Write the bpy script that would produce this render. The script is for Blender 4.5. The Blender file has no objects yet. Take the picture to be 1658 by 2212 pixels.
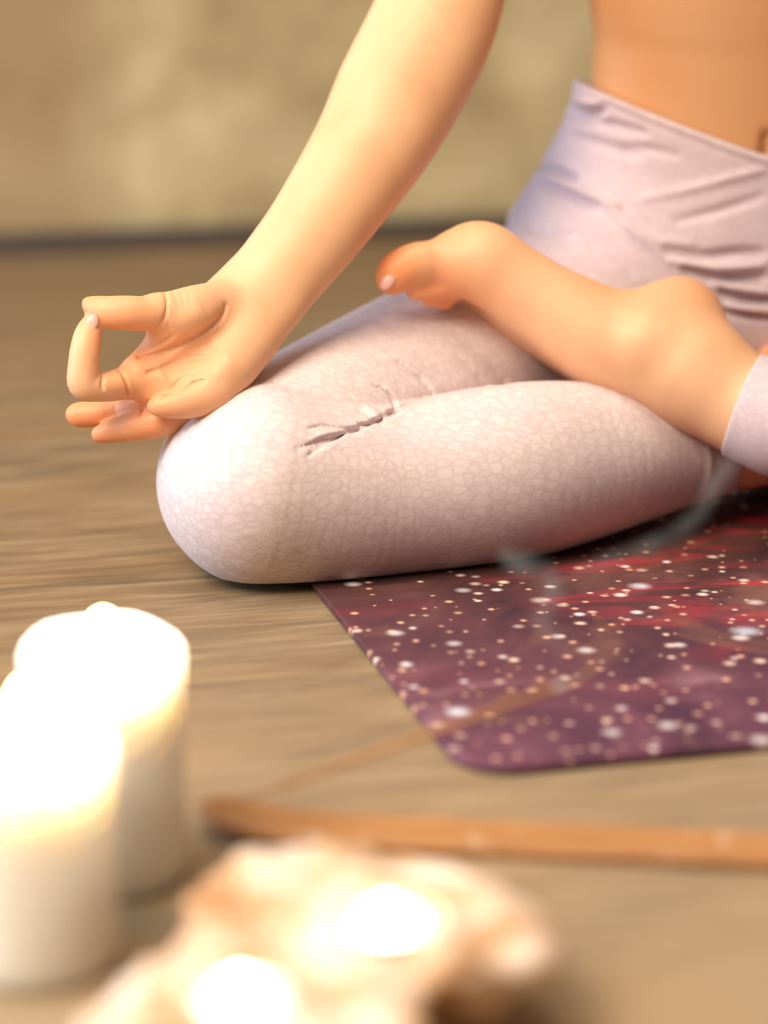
import bpy, bmesh, math, random
import numpy as np
from mathutils import Vector, Matrix

random.seed(7)
S = bpy.context.scene
COL = S.collection

# ------------------------------------------------------------------ camera
F_PX, CX, CY = 5223.0, 829.0, 1106.0          # 85 mm lens on a 36 mm tall frame, image 1658 x 2212
PITCH, CAM_H = math.radians(15.0), 0.458
sn, cs = math.sin(PITCH), math.cos(PITCH)
cam_d = bpy.data.cameras.new('camera')
cam_d.sensor_fit = 'VERTICAL'; cam_d.sensor_height = 36.0; cam_d.sensor_width = 27.0
cam_d.lens = 85.0
cam_d.clip_start = 0.05
cam_d.dof.use_dof = True
cam_d.dof.focus_distance = 1.555
cam_d.dof.aperture_fstop = 2.3
cam = bpy.data.objects.new('camera', cam_d); COL.objects.link(cam)
cam.location = (0, 0, CAM_H); cam.rotation_euler = (math.pi/2 - PITCH, 0, 0)
S.camera = cam

# ------------------------------------------------------------------ world, lights, exposure
w = bpy.data.worlds.new('world'); S.world = w; w.use_nodes = True
w.node_tree.nodes['Background'].inputs[0].default_value = (1.0, 0.80, 0.58, 1)
w.node_tree.nodes['Background'].inputs[1].default_value = 0.13

def area(name, loc, target, size, energy, col):
    d = bpy.data.lights.new(name, 'AREA'); d.shape = 'RECTANGLE'
    d.size, d.size_y = size; d.energy = energy; d.color = col
    o = bpy.data.objects.new(name, d); COL.objects.link(o); o.location = loc
    o.rotation_euler = (Vector(target) - Vector(loc)).to_track_quat('-Z', 'Y').to_euler()
    return o
area('standing_lamp_light', (-0.92, 0.42, 1.60), (-0.02, 1.45, 0.12), (1.0, 1.0), 57, (1.0, 0.86, 0.69))
area('ceiling_lamp_light', (-0.15, 1.35, 2.4), (-0.1, 1.6, 0.1), (1.0, 1.0), 30, (1.0, 0.88, 0.70))
area('window_light', (-2.1, 1.35, 0.80), (-0.05, 1.5, 0.12), (1.2, 1.3), 46, (0.52, 0.74, 1.0))
vs = S.view_settings
vs.view_transform = 'Standard'; vs.look = 'None'; vs.gamma = 1.0; vs.use_curve_mapping = False
vs.exposure = 0.0
S.cycles.use_denoising = True
S.cycles.max_bounces = 6
S.cycles.use_adaptive_sampling = True; S.cycles.adaptive_threshold = 0.03
S.cycles.sample_clamp_indirect = 4.0
S.cycles.caustics_reflective = False; S.cycles.caustics_refractive = False

# ------------------------------------------------------------------ helpers
R_, U_, F_ = np.array([1., 0, 0]), np.array([0, sn, cs]), np.array([0, cs, -sn])
C_ = np.array([0, 0, CAM_H])
def c2w(p):                                   # viewing frame (right, up, forward) -> world
    p = np.asarray(p, float)
    return C_ + p[..., 0:1]*R_ + p[..., 1:2]*U_ + p[..., 2:3]*F_
def w2c(P):
    P = np.asarray(P, float) - C_
    return np.stack([P @ R_, P @ U_, P @ F_], -1)
def pc(px, py, t):
    return np.array([(px-CX)*t/F_PX, (CY-py)*t/F_PX, t])
def at(px, py, t):
    return Vector(c2w(pc(px, py, t)[None])[0])
def floor_at(px, py, z=0.0):
    d = F_ + (px-CX)/F_PX*R_ + (CY-py)/F_PX*U_
    return Vector(C_ + d*((z-CAM_H)/d[2]))

def tag(o, label=None, cat=None, group=None, kind=None):
    if label: o['label'] = label
    if cat: o['category'] = cat
    if group: o['group'] = group
    if kind: o['kind'] = kind
    return o
def empty(name, loc=(0, 0, 0)):
    o = bpy.data.objects.new(name, None); COL.objects.link(o); o.location = loc
    o.empty_display_size = 0.05
    return o
def link(name, me, mat=None, parent=None, smooth=True):
    o = bpy.data.objects.new(name, me); COL.objects.link(o)
    if mat: me.materials.append(mat)
    if smooth: me.polygons.foreach_set('use_smooth', [True]*len(me.polygons))
    if parent:
        o.parent = parent
        o.matrix_parent_inverse = Matrix.Translation(parent.location).inverted()
    return o
def from_np(name, v, f, mat=None, parent=None):
    me = bpy.data.meshes.new(name)
    me.vertices.add(len(v)); me.vertices.foreach_set('co', np.ascontiguousarray(v, np.float32).ravel())
    n = f.shape[1]
    me.loops.add(f.size); me.loops.foreach_set('vertex_index', np.ascontiguousarray(f, np.int32).ravel())
    me.polygons.add(len(f)); me.polygons.foreach_set('loop_start', np.arange(0, f.size, n, dtype=np.int32))
    me.update(calc_edges=True); me.validate()
    return link(name, me, mat, parent)
def bm_obj(name, bm, mat=None, parent=None, smooth=True):
    me = bpy.data.meshes.new(name); bm.normal_update(); bm.to_mesh(me); bm.free()
    return link(name, me, mat, parent, smooth)
def lathe(bm, prof, center, seg=48, wob=None):
    cx, cy, cz = center; rings = []
    for r, z in prof:
        if r < 1e-6:
            rings.append([bm.verts.new((cx, cy, cz+z))])
        else:
            ring = []
            for k in range(seg):
                a = 2*math.pi*k/seg
                rr, zz = (r, z) if wob is None else wob(r, z, a)
                ring.append(bm.verts.new((cx+rr*math.cos(a), cy+rr*math.sin(a), cz+zz)))
            rings.append(ring)
    for A, B in zip(rings, rings[1:]):
        for k in range(seg):
            k2 = (k+1) % seg
            if len(A) == 1 and len(B) == 1: continue
            if len(A) == 1: bm.faces.new((A[0], B[k2], B[k]))
            elif len(B) == 1: bm.faces.new((A[k], A[k2], B[0]))
            else: bm.faces.new((A[k], A[k2], B[k2], B[k]))
def tube(bm, pts, rad, seg=12):
    pts = [Vector(p) for p in pts]; rings = []
    for i, p in enumerate(pts):
        d = (pts[min(i+1, len(pts)-1)] - pts[max(i-1, 0)]).normalized()
        a = d.cross(Vector((0, 0, 1)));  a = a.normalized() if a.length > 1e-4 else Vector((1, 0, 0))
        b = d.cross(a).normalized(); r = rad[i] if hasattr(rad, '__len__') else rad
        rings.append([bm.verts.new(p + a*r*math.cos(2*math.pi*k/seg) + b*r*math.sin(2*math.pi*k/seg)) for k in range(seg)])
    for A, B in zip(rings, rings[1:]):
        for k in range(seg): bm.faces.new((A[k], A[(k+1) % seg], B[(k+1) % seg], B[k]))
    bm.faces.new(rings[0][::-1]); bm.faces.new(rings[-1])
    bmesh.ops.recalc_face_normals(bm, faces=bm.faces)

# ------------------------------------------------------------------ node helpers / materials
class NT:
    def __init__(s, name):
        s.m = bpy.data.materials.new(name); s.m.use_nodes = True
        s.t = s.m.node_tree; s.b = s.t.nodes['Principled BSDF']; s.out = s.t.nodes['Material Output']
    def n(s, kind, ins=None, **kw):
        x = s.t.nodes.new(kind)
        for k, v in kw.items(): setattr(x, k, v)
        for k, v in (ins or {}).items():
            if isinstance(v, bpy.types.NodeSocket): s.t.links.new(v, x.inputs[k])
            else: x.inputs[k].default_value = v
        return x
    def set(s, **kw):
        for k, v in kw.items():
            k = k.replace('_', ' ')
            if isinstance(v, bpy.types.NodeSocket): s.t.links.new(v, s.b.inputs[k])
            else: s.b.inputs[k].default_value = v
    def coord(s, scale=(1, 1, 1), rot=(0, 0, 0), loc=(0, 0, 0)):
        c = s.n('ShaderNodeTexCoord')
        return s.n('ShaderNodeMapping', {0: c.outputs['Object'], 'Scale': scale, 'Rotation': rot, 'Location': loc}).outputs[0]
    def noise(s, vec, scale, detail=4, rough=.55, dist=0):
        return s.n('ShaderNodeTexNoise', {'Vector': vec, 'Scale': scale, 'Detail': detail, 'Roughness': rough, 'Distortion': dist}).outputs[0]
    def ramp(s, fac, stops, interp='LINEAR'):
        x = s.n('ShaderNodeValToRGB', {0: fac}); e = x.color_ramp.elements; x.color_ramp.interpolation = interp
        while len(e) < len(stops): e.new(0.5)
        for el, (p, c) in zip(e, stops):
            el.position = p; el.color = (c, c, c, 1) if not hasattr(c, '__len__') else (*c, 1)
        return x.outputs[0]
    def mix(s, fac, a, b, mode='MIX'):
        x = s.n('ShaderNodeMix', data_type='RGBA', blend_type=mode)
        for i, v in ((0, fac), (6, a), (7, b)):
            if isinstance(v, bpy.types.NodeSocket): s.t.links.new(v, x.inputs[i])
            else: x.inputs[i].default_value = v if i == 0 else (*v, 1)
        return x.outputs[2]
    def bump(s, h, strength, dist):
        s.set(Normal=s.n('ShaderNodeBump', {'Height': h, 'Strength': strength, 'Distance': dist}).outputs[0])

def mat_wood_floor():
    k = NT('worn_wood_floor')
    rot = (0, 0, math.radians(30))
    v = k.coord((2.0, 16, 1), rot)
    grain = k.noise(v, 3.0, 7, .62, 1.2)
    big = k.noise(k.coord((1.3, 3.5, 1), rot), 2.6, 4, .55, .8)
    fine = k.noise(k.coord((5, 120, 1), rot), 4.0, 4, .6, .3)
    c = k.ramp(grain, [(.30, (.085, .056, .034)), (.5, (.230, .158, .090)), (.70, (.39, .285, .175))])
    c = k.mix(k.ramp(big, [(.35, 0.0), (.7, .75)]), c, (.31, .180, .080))
    c = k.mix(k.ramp(fine, [(.35, .35), (.6, 0.0)]), c, (.12, .08, .05))
    sc = k.noise(k.coord((2.2, 190, 1), (0, 0, math.radians(18)), (3, 1, 0)), 2.2, 2, .5, 0)
    c = k.mix(k.ramp(sc, [(.70, 0.0), (.76, .55)]), c, (.50, .38, .24))
    wv = k.n('ShaderNodeSeparateXYZ', {0: k.coord((1, 1, 1))}).outputs[1]      # boards sandier toward the front, the brighter light there painted in
    front_light = k.n('ShaderNodeMapRange', {'Value': wv, 'From Min': .35, 'From Max': -.35, 'To Min': 0.0, 'To Max': .55}).outputs[0]
    front_light = k.n('ShaderNodeMath', {0: front_light, 1: k.ramp(big, [(.3, .55), (.7, 1.0)])}, operation='MULTIPLY').outputs[0]
    c = k.mix(front_light, c, (.46, .355, .225))
    k.set(Base_Color=c, Roughness=.55)
    k.b.inputs['Specular IOR Level'].default_value = .35
    k.bump(grain, .12, .002)
    return k.m
def mat_wall():
    k = NT('mottled_plaster')
    v = k.coord((1, 1, 1))
    a = k.noise(v, 4.2, 4, .55, .5); b = k.noise(v, 13, 3, .5, .3)
    c = k.ramp(a, [(.34, (.40, .285, .14)), (.5, (.64, .50, .26)), (.66, (.80, .655, .38))])
    c = k.mix(k.ramp(b, [(.4, .35), (.65, 0.0)]), c, (.34, .25, .13))
    # browner stretch of plaster at the left end of the wall
    sx = k.n('ShaderNodeSeparateXYZ', {0: v}).outputs[0]
    left = k.n('ShaderNodeMapRange', {'Value': sx, 'From Min': -.47, 'From Max': -.37, 'To Min': .7, 'To Max': 0.0}).outputs[0]
    c = k.mix(left, c, (.38, .235, .115))
    k.set(Base_Color=c, Roughness=.9); k.bump(b, .3, .004)
    return k.m
def mat_plain(name, col, rough=.5, **kw):
    k = NT(name); n = k.noise(k.coord(), 60, 3)
    c = k.mix(k.ramp(n, [(.3, .25), (.7, 0.0)]), col, tuple(x*.72 for x in col))
    k.set(Base_Color=c, Roughness=rough, **kw)
    return k.m
def mat_skin():
    k = NT('skin'); v = k.coord()
    a = k.noise(v, 22, 3, .5); b = k.noise(v, 500, 2, .5)
    c = k.ramp(a, [(.3, (.75, .405, .225)), (.5, (.78, .44, .25)), (.72, (.80, .475, .28))])
    fl = k.n('ShaderNodeAttribute', attribute_name='flush').outputs['Fac']
    c = k.mix(fl, c, (.78, .265, .10))
    belly_shade = k.n('ShaderNodeAttribute', attribute_name='tan').outputs['Fac']       # shade on the midriff, put into the skin colour
    c = k.mix(belly_shade, c, (.56, .275, .115))
    k.set(Base_Color=c, Roughness=.48, Subsurface_Weight=.35, Subsurface_Scale=.006, Subsurface_Radius=(1.0, .32, .10))
    k.b.inputs['Specular IOR Level'].default_value = .35
    k.bump(b, .10, .0006)
    return k.m
def mat_nail():
    k = NT('nail'); n = k.noise(k.coord(), 80, 2)
    k.set(Base_Color=k.mix(n, (.70, .38, .31), (.76, .45, .38)), Roughness=.38, Coat_Weight=.1, Subsurface_Weight=.3, Subsurface_Scale=.004)
    return k.m
def mat_leggings():
    k = NT('snakeskin_print_jersey'); v = k.coord()
    wob = k.n('ShaderNodeTexNoise', {'Vector': v, 'Scale': 30, 'Detail': 2})
    vv = k.n('ShaderNodeMixRGB', {0: .012, 1: v, 2: wob.outputs[1]}).outputs[0]
    mp = k.n('ShaderNodeMapping', {0: vv, 'Scale': (105, 170, 170), 'Rotation': (0, math.radians(-14), 0)}).outputs[0]
    vo = k.n('ShaderNodeTexVoronoi', {'Vector': mp, 'Scale': 1.0, 'Randomness': .85}, feature='DISTANCE_TO_EDGE').outputs[0]
    vc = k.n('ShaderNodeTexVoronoi', {'Vector': mp, 'Scale': 1.0, 'Randomness': .85}, feature='F1')
    edge = k.ramp(vo, [(.0, 1.0), (.10, .35), (.24, 0.0)], 'EASE')
    cell = k.n('ShaderNodeSeparateXYZ', {0: vc.outputs['Color']}).outputs[0]
    big = k.noise(v, 9, 3, .5)
    base = k.mix(cell, (.75, .635, .655), (.835, .735, .735))
    base = k.mix(k.ramp(big, [(.35, .5), (.65, 0.0)]), base, (.71, .58, .605))
    oy = k.n('ShaderNodeSeparateXYZ', {0: v}).outputs[1]                        # deeper lilac at the hips paints in the dimmer light there
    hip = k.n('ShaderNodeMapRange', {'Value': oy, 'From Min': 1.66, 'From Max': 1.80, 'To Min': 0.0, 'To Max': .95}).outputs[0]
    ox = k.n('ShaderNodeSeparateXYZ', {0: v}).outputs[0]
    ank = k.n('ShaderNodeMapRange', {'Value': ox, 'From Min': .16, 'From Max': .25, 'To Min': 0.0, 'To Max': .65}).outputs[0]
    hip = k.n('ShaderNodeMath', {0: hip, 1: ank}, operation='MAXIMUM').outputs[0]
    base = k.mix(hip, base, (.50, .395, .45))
    amt = k.n('ShaderNodeMath', {0: edge, 1: .30}, operation='MULTIPLY').outputs[0]
    c = k.mix(amt, base, (.50, .32, .29))
    weave = k.noise(v, 900, 2, .5)
    c = k.mix(k.ramp(weave, [(.3, .16), (.7, 0.0)]), c, (.42, .32, .33))
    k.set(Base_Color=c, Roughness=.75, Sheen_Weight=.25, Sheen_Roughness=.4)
    k.b.inputs['Specular IOR Level'].default_value = .2
    k.bump(weave, .15, .0008)
    return k.m
def mat_mat():
    k = NT('galaxy_print_rubber'); v = k.coord()
    a = k.noise(v, 7, 5, .6, 1.0); b = k.noise(k.coord((1.0, 2.2, 1), (0, 0, -.3), (2, 5, 0)), 6, 4, .55, 1.2)
    d = k.noise(k.coord((1, 1, 1), (0, 0, 0), (7, 1, 3)), 9, 5, .6, .6)
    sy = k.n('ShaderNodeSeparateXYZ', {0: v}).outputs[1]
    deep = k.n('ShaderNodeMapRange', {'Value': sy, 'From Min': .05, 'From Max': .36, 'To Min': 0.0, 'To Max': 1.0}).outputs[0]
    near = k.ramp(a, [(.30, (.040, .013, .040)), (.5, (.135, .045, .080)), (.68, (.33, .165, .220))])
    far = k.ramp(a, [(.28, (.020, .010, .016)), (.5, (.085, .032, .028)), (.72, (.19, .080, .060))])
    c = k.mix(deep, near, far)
    sx = k.n('ShaderNodeSeparateXYZ', {0: v}).outputs[0]
    rx = k.n('ShaderNodeMapRange', {'Value': sx, 'From Min': .08, 'From Max': .20, 'To Min': .15, 'To Max': 1.0}).outputs[0]
    ry = k.n('ShaderNodeMapRange', {'Value': sy, 'From Min': .10, 'From Max': .24, 'To Min': .12, 'To Max': 1.0}).outputs[0]
    rm = k.n('ShaderNodeMath', {0: rx, 1: ry}, operation='MULTIPLY').outputs[0]
    rm = k.n('ShaderNodeMath', {0: rm, 1: k.ramp(b, [(.53, 0.0), (.68, .85)])}, operation='MULTIPLY').outputs[0]
    c = k.mix(rm, c, (.50, .030, .055))
    c = k.mix(k.ramp(d, [(.56, 0.0), (.75, .65)]), c, (.30, .150, .075))
    def stars(scale, r0, r1, col, loc, keep):
        nonlocal c
        m = k.coord((1, 1, 1), (0, 0, 0), loc)
        flat = k.n('ShaderNodeVectorMath', {0: m, 1: (1, 1, 0)}, operation='MULTIPLY').outputs[0]
        vo = k.n('ShaderNodeTexVoronoi', {'Vector': flat, 'Scale': scale, 'Randomness': 1.0}, feature='F1', voronoi_dimensions='2D')
        pick = k.n('ShaderNodeSeparateXYZ', {0: vo.outputs['Color']})
        size = k.n('ShaderNodeMapRange', {'Value': pick.outputs[0], 'To Min': r0, 'To Max': r1}).outputs[0]
        q = k.n('ShaderNodeMath', {0: vo.outputs['Distance'], 1: size}, operation='DIVIDE').outputs[0]
        s = k.ramp(q, [(.10, 1.0), (1.0, 0.0)], 'EASE')
        on = k.n('ShaderNodeMath', {0: pick.outputs[1], 1: keep}, operation='LESS_THAN').outputs[0]
        dim = k.n('ShaderNodeMapRange', {'Value': pick.outputs[2], 'To Min': .4, 'To Max': 1.0}).outputs[0]
        fac = k.n('ShaderNodeMath', {0: s, 1: on}, operation='MULTIPLY').outputs[0]
        fac = k.n('ShaderNodeMath', {0: fac, 1: dim}, operation='MULTIPLY').outputs[0]
        c = k.mix(fac, c, col)
    stars(80, .10, .34, (.95, .55, .36), (0, 0, 0), .32)
    stars(52, .10, .30, (1.0, .74, .62), (.3, .7, 0), .26)
    stars(30, .08, .28, (1.0, .90, .92), (.9, .2, 0), .28)
    stars(11, .09, .20, (.80, .84, 1.0), (.45, .37, 0), .30)
    fine = k.noise(v, 700, 2, .5)
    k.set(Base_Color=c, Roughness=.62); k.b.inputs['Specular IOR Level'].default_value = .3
    k.bump(fine, .2, .0006)
    return k.m
def mat_wax():
    k = NT('white_wax'); n = k.noise(k.coord(), 18, 2)
    k.set(Base_Color=k.mix(n, (.93, .90, .84), (.95, .93, .88)), Roughness=.42, Subsurface_Weight=1.0, Subsurface_Scale=.016, Subsurface_Radius=(1.0, .9, .78))
    return k.m
def mat_flame():
    k = NT('candle_flame')
    k.t.nodes.remove(k.b)
    e = k.n('ShaderNodeEmission', {0: (1.0, .72, .38, 1), 1: 22.0}); tr = k.n('ShaderNodeBsdfTransparent')
    a = k.n('ShaderNodeAddShader', {0: e.outputs[0], 1: tr.outputs[0]})     # a flame glows but blocks no light
    k.t.links.new(a.outputs[0], k.out.inputs['Surface'])
    return k.m
def mat_incense_wood():
    k = NT('incense_board_wood')
    g = k.noise(k.coord((3, 60, 20)), 5, 5, .6, .6)
    ash = k.noise(k.coord((1, 1, 1), (0, 0, 0), (3, 3, 0)), 42, 3, .6)
    c = k.ramp(g, [(.3, (.30, .125, .040)), (.6, (.47, .225, .080)), (.8, (.56, .29, .12))])
    c = k.mix(k.ramp(ash, [(.60, 0.0), (.70, .75)]), c, (.72, .60, .50))
    k.set(Base_Color=c, Roughness=.45)
    return k.m
def mat_rough_slab():
    k = NT('rough_pale_slab'); v = k.coord()
    a = k.noise(v, 22, 5, .6, .6); b = k.noise(v, 90, 4, .6)
    c = k.ramp(a, [(.36, (.42, .20, .08)), (.48, (.72, .49, .33)), (.62, (.86, .73, .65))])
    c = k.mix(k.ramp(b, [(.35, .3), (.6, 0.0)]), c, (.55, .30, .16))
    k.set(Base_Color=c, Roughness=.7, Subsurface_Weight=.2, Subsurface_Scale=.010, Subsurface_Radius=(1, .6, .35))
    k.bump(b, .4, .002)
    return k.m
def mat_smoke():
    k = NT('incense_smoke'); k.t.nodes.remove(k.b)
    n = k.noise(k.coord((1, 1, .5)), 70, 3, .55, .5)
    d = k.n('ShaderNodeMapRange', {'Value': n, 'From Min': .35, 'From Max': .75, 'To Min': 5.0, 'To Max': 36.0}).outputs[0]
    pv = k.n('ShaderNodeVolumePrincipled', {'Color': (1.0, .98, .96, 1), 'Density': d, 'Anisotropy': .2})
    k.t.links.new(pv.outputs[0], k.out.inputs['Volume'])
    return k.m

M = dict(floor=mat_wood_floor(), wall=mat_wall(), skirting=mat_plain('dark_skirting', (.085, .068, .062), .6),
         skin=mat_skin(), nail=mat_nail(), leg=mat_leggings(), mat=mat_mat(), wax=mat_wax(), flame=mat_flame(),
         wick=mat_plain('charred_wick', (.03, .022, .02), .9), board=mat_incense_wood(), slab=mat_rough_slab(),
         cup=mat_plain('thin_aluminium', (.80, .79, .77), .3, Metallic=1.0),
         stick=mat_plain('incense_stick', (.42, .20, .07), .8), ember=mat_plain('incense_ash', (.35, .32, .30), .9),
         smoke=mat_smoke(), top=mat_plain('lilac_jersey', (.50, .38, .40), .8), hair=mat_plain('brown_hair', (.10, .055, .03), .5))

# ------------------------------------------------------------------ setting
ANG = math.radians(14.7)                       # wall and mat share this turn
def slab_obj(name, sx, sy, sz, loc, rz, mat, bevel=0.0):
    bm = bmesh.new(); bmesh.ops.create_cube(bm, size=1)
    bmesh.ops.scale(bm, vec=(sx, sy, sz), verts=bm.verts)
    if bevel: bmesh.ops.bevel(bm, geom=bm.edges[:], offset=bevel, segments=2, affect='EDGES')
    o = bm_obj(name, bm, mat, None, False); o.location = loc; o.rotation_euler = (0, 0, rz)
    return o
fl = slab_obj('floor', 8, 8, .04, (0, 1.2, -.02), ANG, M['floor']); tag(fl, 'worn brown wooden floor', None, None, 'structure')
A = floor_at(0, 545); wu = Vector((math.cos(ANG), math.sin(ANG), 0)); wn = Vector((-math.sin(ANG), math.cos(ANG), 0))
wall_c = A + wu*.55
wl = slab_obj('wall_back', 7.4, .10, 2.7, wall_c + wn*.06 + Vector((0, 0, 1.35)), ANG, M['wall']); tag(wl, 'mottled tan plaster wall behind', None, None, 'structure')
bb = slab_obj('baseboard_back', 7.4, .022, .022, wall_c + wn*.0 + Vector((0, 0, .011)), ANG, M['skirting'], .004); tag(bb, 'low dark skirting strip', None, None, 'structure')

# ------------------------------------------------------------------ yoga mat
def build_mat():
    L, W, rad, th = 1.73, .585, .032, .005
    cor = []
    for (x, y, a0) in ((rad, rad, math.pi), (L-rad, rad, 1.5*math.pi), (L-rad, W-rad, 0), (rad, W-rad, .5*math.pi)):
        for i in range(9):
            a = a0 + i*math.pi/16
            cor.append((x+rad*math.cos(a), y+rad*math.sin(a)))
    bm = bmesh.new()
    e = .0012
    def ring(z, ins):
        out = []
        for x, y in cor:
            dx, dy = x-L/2, y-W/2
            x2 = x - ins*(1 if dx > 0 else -1); y2 = y - ins*(1 if dy > 0 else -1)
            out.append(bm.verts.new((x2, y2, z)))
        return out
    rs = [ring(.0, e), ring(e, 0), ring(th-e, 0), ring(th, e)]
    n = len(cor)
    for A_, B_ in zip(rs, rs[1:]):
        for k in range(n): bm.faces.new((A_[k], A_[(k+1) % n], B_[(k+1) % n], B_[k]))
    bm.faces.new(rs[-1]); bm.faces.new(rs[0][::-1])
    o = bm_obj('yoga_mat', bm, M['mat'], None, False)
    a, b = floor_at(655, 1288), floor_at(960, 1635); c, d = floor_at(1060, 1682), floor_at(1658, 1624)
    t1 = (b-a).normalized(); t2 = (d-c).normalized(); r = c - a
    den = t1.x*t2.y - t1.y*t2.x; s = (r.x*t2.y - r.y*t2.x)/den
    corner = a + t1*s
    o.location = corner + Vector((0, 0, .0005)); o.rotation_euler = (0, 0, ANG)
    tag(o, 'purple and red galaxy-print yoga mat with scattered stars under the crossed legs', 'yoga mat')
    return o
mat_o = build_mat()

# ------------------------------------------------------------------ signed-distance body builder
def catmull(pts, sub=4):
    P = np.array(pts, float); out = []
    for i in range(len(P)-1):
        p0, p1, p2, p3 = P[max(i-1, 0)], P[i], P[i+1], P[min(i+2, len(P)-1)]
        for s in range(sub):
            t = s/sub
            out.append(.5*((2*p1) + (-p0+p2)*t + (2*p0-5*p1+4*p2-p3)*t*t + (-p0+3*p1-3*p2+p3)*t**3))
    out.append(P[-1]); return np.array(out)
def px_chain(pts, sub=7):                      # (px, py, depth, radius px) -> x, y, t, r in metres
    q = [(*pc(a, b, t), r*t/F_PX) for a, b, t, r in pts]
    return catmull(q, sub) if len(q) > 1 else np.array(q)
def w_chain(pts, sub=7):                       # (X, Y, Z, r) world
    q = [(*w2c(np.array(p[:3])), p[3]) for p in pts]
    return catmull(q, sub) if len(q) > 1 else np.array(q)
class Field:
    def __init__(s, xs, ys, ts):
        s.ax = [np.asarray(a, np.float32) for a in (xs, ys, ts)]
        s.D = np.full([len(a) for a in s.ax], .2, np.float32)
    def sl(s, lo, hi):
        out = []
        for a, l, h in zip(s.ax, lo, hi):
            i, j = np.searchsorted(a, l), np.searchsorted(a, h)
            out.append(slice(max(i-1, 0), min(j+1, len(a))))
        return tuple(out)
    def group(s, chains, k, inflate=0.0, cut=None, kin=.006):
        """chains: list of (array Nx4, flatten or None); merged with kin, cut, then blended into the whole with k"""
        pad = .012 + k
        los = [(c[:, :3] - c[:, 3:4]*1.05 - abs(inflate) - pad).min(0) for c, _ in chains]
        his = [(c[:, :3] + c[:, 3:4]*1.05 + abs(inflate) + pad).max(0) for c, _ in chains]
        SL = s.sl(np.min(los, 0), np.max(his, 0))
        if any(q.stop-q.start < 2 for q in SL): return
        axs = [a[q] for a, q in zip(s.ax, SL)]
        G = np.full([len(a) for a in axs], .2, np.float32)
        for ch, flat in chains:
            segs = [(ch[i], ch[i+1]) for i in range(len(ch)-1)] if len(ch) > 1 else [(ch[0], ch[0])]
            H = np.full(G.shape, .2, np.float32)
            for a, b in segs:
                r = max(a[3], b[3])*1.05 + abs(inflate) + pad
                lo = np.minimum(a[:3], b[:3]) - r; hi = np.maximum(a[:3], b[:3]) + r
                q = []
                for x, l, h in zip(axs, lo, hi):
                    i, j = np.searchsorted(x, l), np.searchsorted(x, h); q.append(slice(max(i-1, 0), min(j+1, len(x))))
                q = tuple(q)
                X, Y, T = np.meshgrid(axs[0][q[0]], axs[1][q[1]], axs[2][q[2]], indexing='ij', sparse=True)
                d = (b-a)[:3]; L2 = float(d @ d) + 1e-12
                u = np.clip(((X-a[0])*d[0] + (Y-a[1])*d[1] + (T-a[2])*d[2])/L2, 0, 1).astype(np.float32)
                vx = X-a[0]-u*d[0]; vy = Y-a[1]-u*d[1]; vt = T-a[2]-u*d[2]
                sc = 1.0
                if flat is not None:
                    n, f = flat; m = (vx*n[0]+vy*n[1]+vt*n[2])*(1/f-1)
                    vx = vx+m*n[0]; vy = vy+m*n[1]; vt = vt+m*n[2]; sc = max(f, .5)
                dist = (np.sqrt(vx*vx+vy*vy+vt*vt) - (a[3]+u*(b[3]-a[3])))*sc - inflate
                H[q] = np.minimum(H[q], dist)
            G = smin(G, H, kin)
        if cut is not None:
            X, Y, T = np.meshgrid(*axs, indexing='ij', sparse=True)
            G = cut(G, X, Y, T)
        s.D[SL] = smin(s.D[SL], G.astype(np.float32), k)
    def hit(s, px, py):                         # depth of the first surface met at a traced point
        ts = s.ax[2]; x = (px-CX)*ts/F_PX; y = (CY-py)*ts/F_PX
        i = np.clip(np.searchsorted(s.ax[0], x), 0, len(s.ax[0])-1); j = np.clip(np.searchsorted(s.ax[1], y), 0, len(s.ax[1])-1)
        d = s.D[i, j, np.arange(len(ts))]; q = np.flatnonzero(d < 0)
        return float(ts[q[0]]) if len(q) else None
    def snap(s, line, reach=34):                # move a traced line onto the step between two overlapping limbs
        out = []
        for px, py in catmull(line, 4):
            yy = np.arange(py-reach, py+reach, 2.0); tt = np.array([s.hit(px, y) or 9 for y in yy])
            j = int(np.argmax(tt[:-2]-tt[2:])); st = tt[j]-tt[j+2]
            out.append((px, yy[j+1] if .004 < st < .2 else py))
        o = np.array(out); o[:, 1] = np.convolve(np.pad(o[:, 1], 2, 'edge'), np.ones(5)/5, 'valid')
        return [tuple(q) for q in o]
    def carve(s, line, r, deep=2.2, k=.002, ends=(.3, 1.0)):
        L = catmull(line, 6); n = len(L)
        hs = [s.hit(*p) for p in L]; ok = [h for h in hs if h]
        if not ok: return
        med = float(np.median(ok)); ch = []
        hs = np.array([h if h and abs(h-med) < .05 else med for h in hs])
        hs = np.convolve(np.pad(hs, 2, 'edge'), np.ones(5)/5, 'valid')
        for i, (p, h) in enumerate(zip(L, hs)):
            u = i/(n-1); w = ends[0]+(ends[1]-ends[0])*u
            ch.append((*pc(p[0], p[1], h), r*w))
        ch = np.array(ch); pad = r*deep + .012
        SL = s.sl(ch[:, :3].min(0)-pad, ch[:, :3].max(0)+pad)
        axs = [a[q] for a, q in zip(s.ax, SL)]
        X, Y, T = np.meshgrid(*axs, indexing='ij', sparse=True)
        H = np.full([len(a) for a in axs], .2, np.float32)
        for a, b in zip(ch, ch[1:]):
            d = (b-a)[:3]; L2 = float(d @ d)+1e-12
            u = np.clip(((X-a[0])*d[0]+(Y-a[1])*d[1]+(T-a[2])*d[2])/L2, 0, 1)
            q = np.sqrt((X-a[0]-u*d[0])**2+(Y-a[1]-u*d[1])**2+((T-a[2]-u*d[2])/deep)**2) - (a[3]+u*(b[3]-a[3]))
            H = np.minimum(H, q.astype(np.float32))
        s.D[SL] = -smin(-s.D[SL], H, k)
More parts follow.
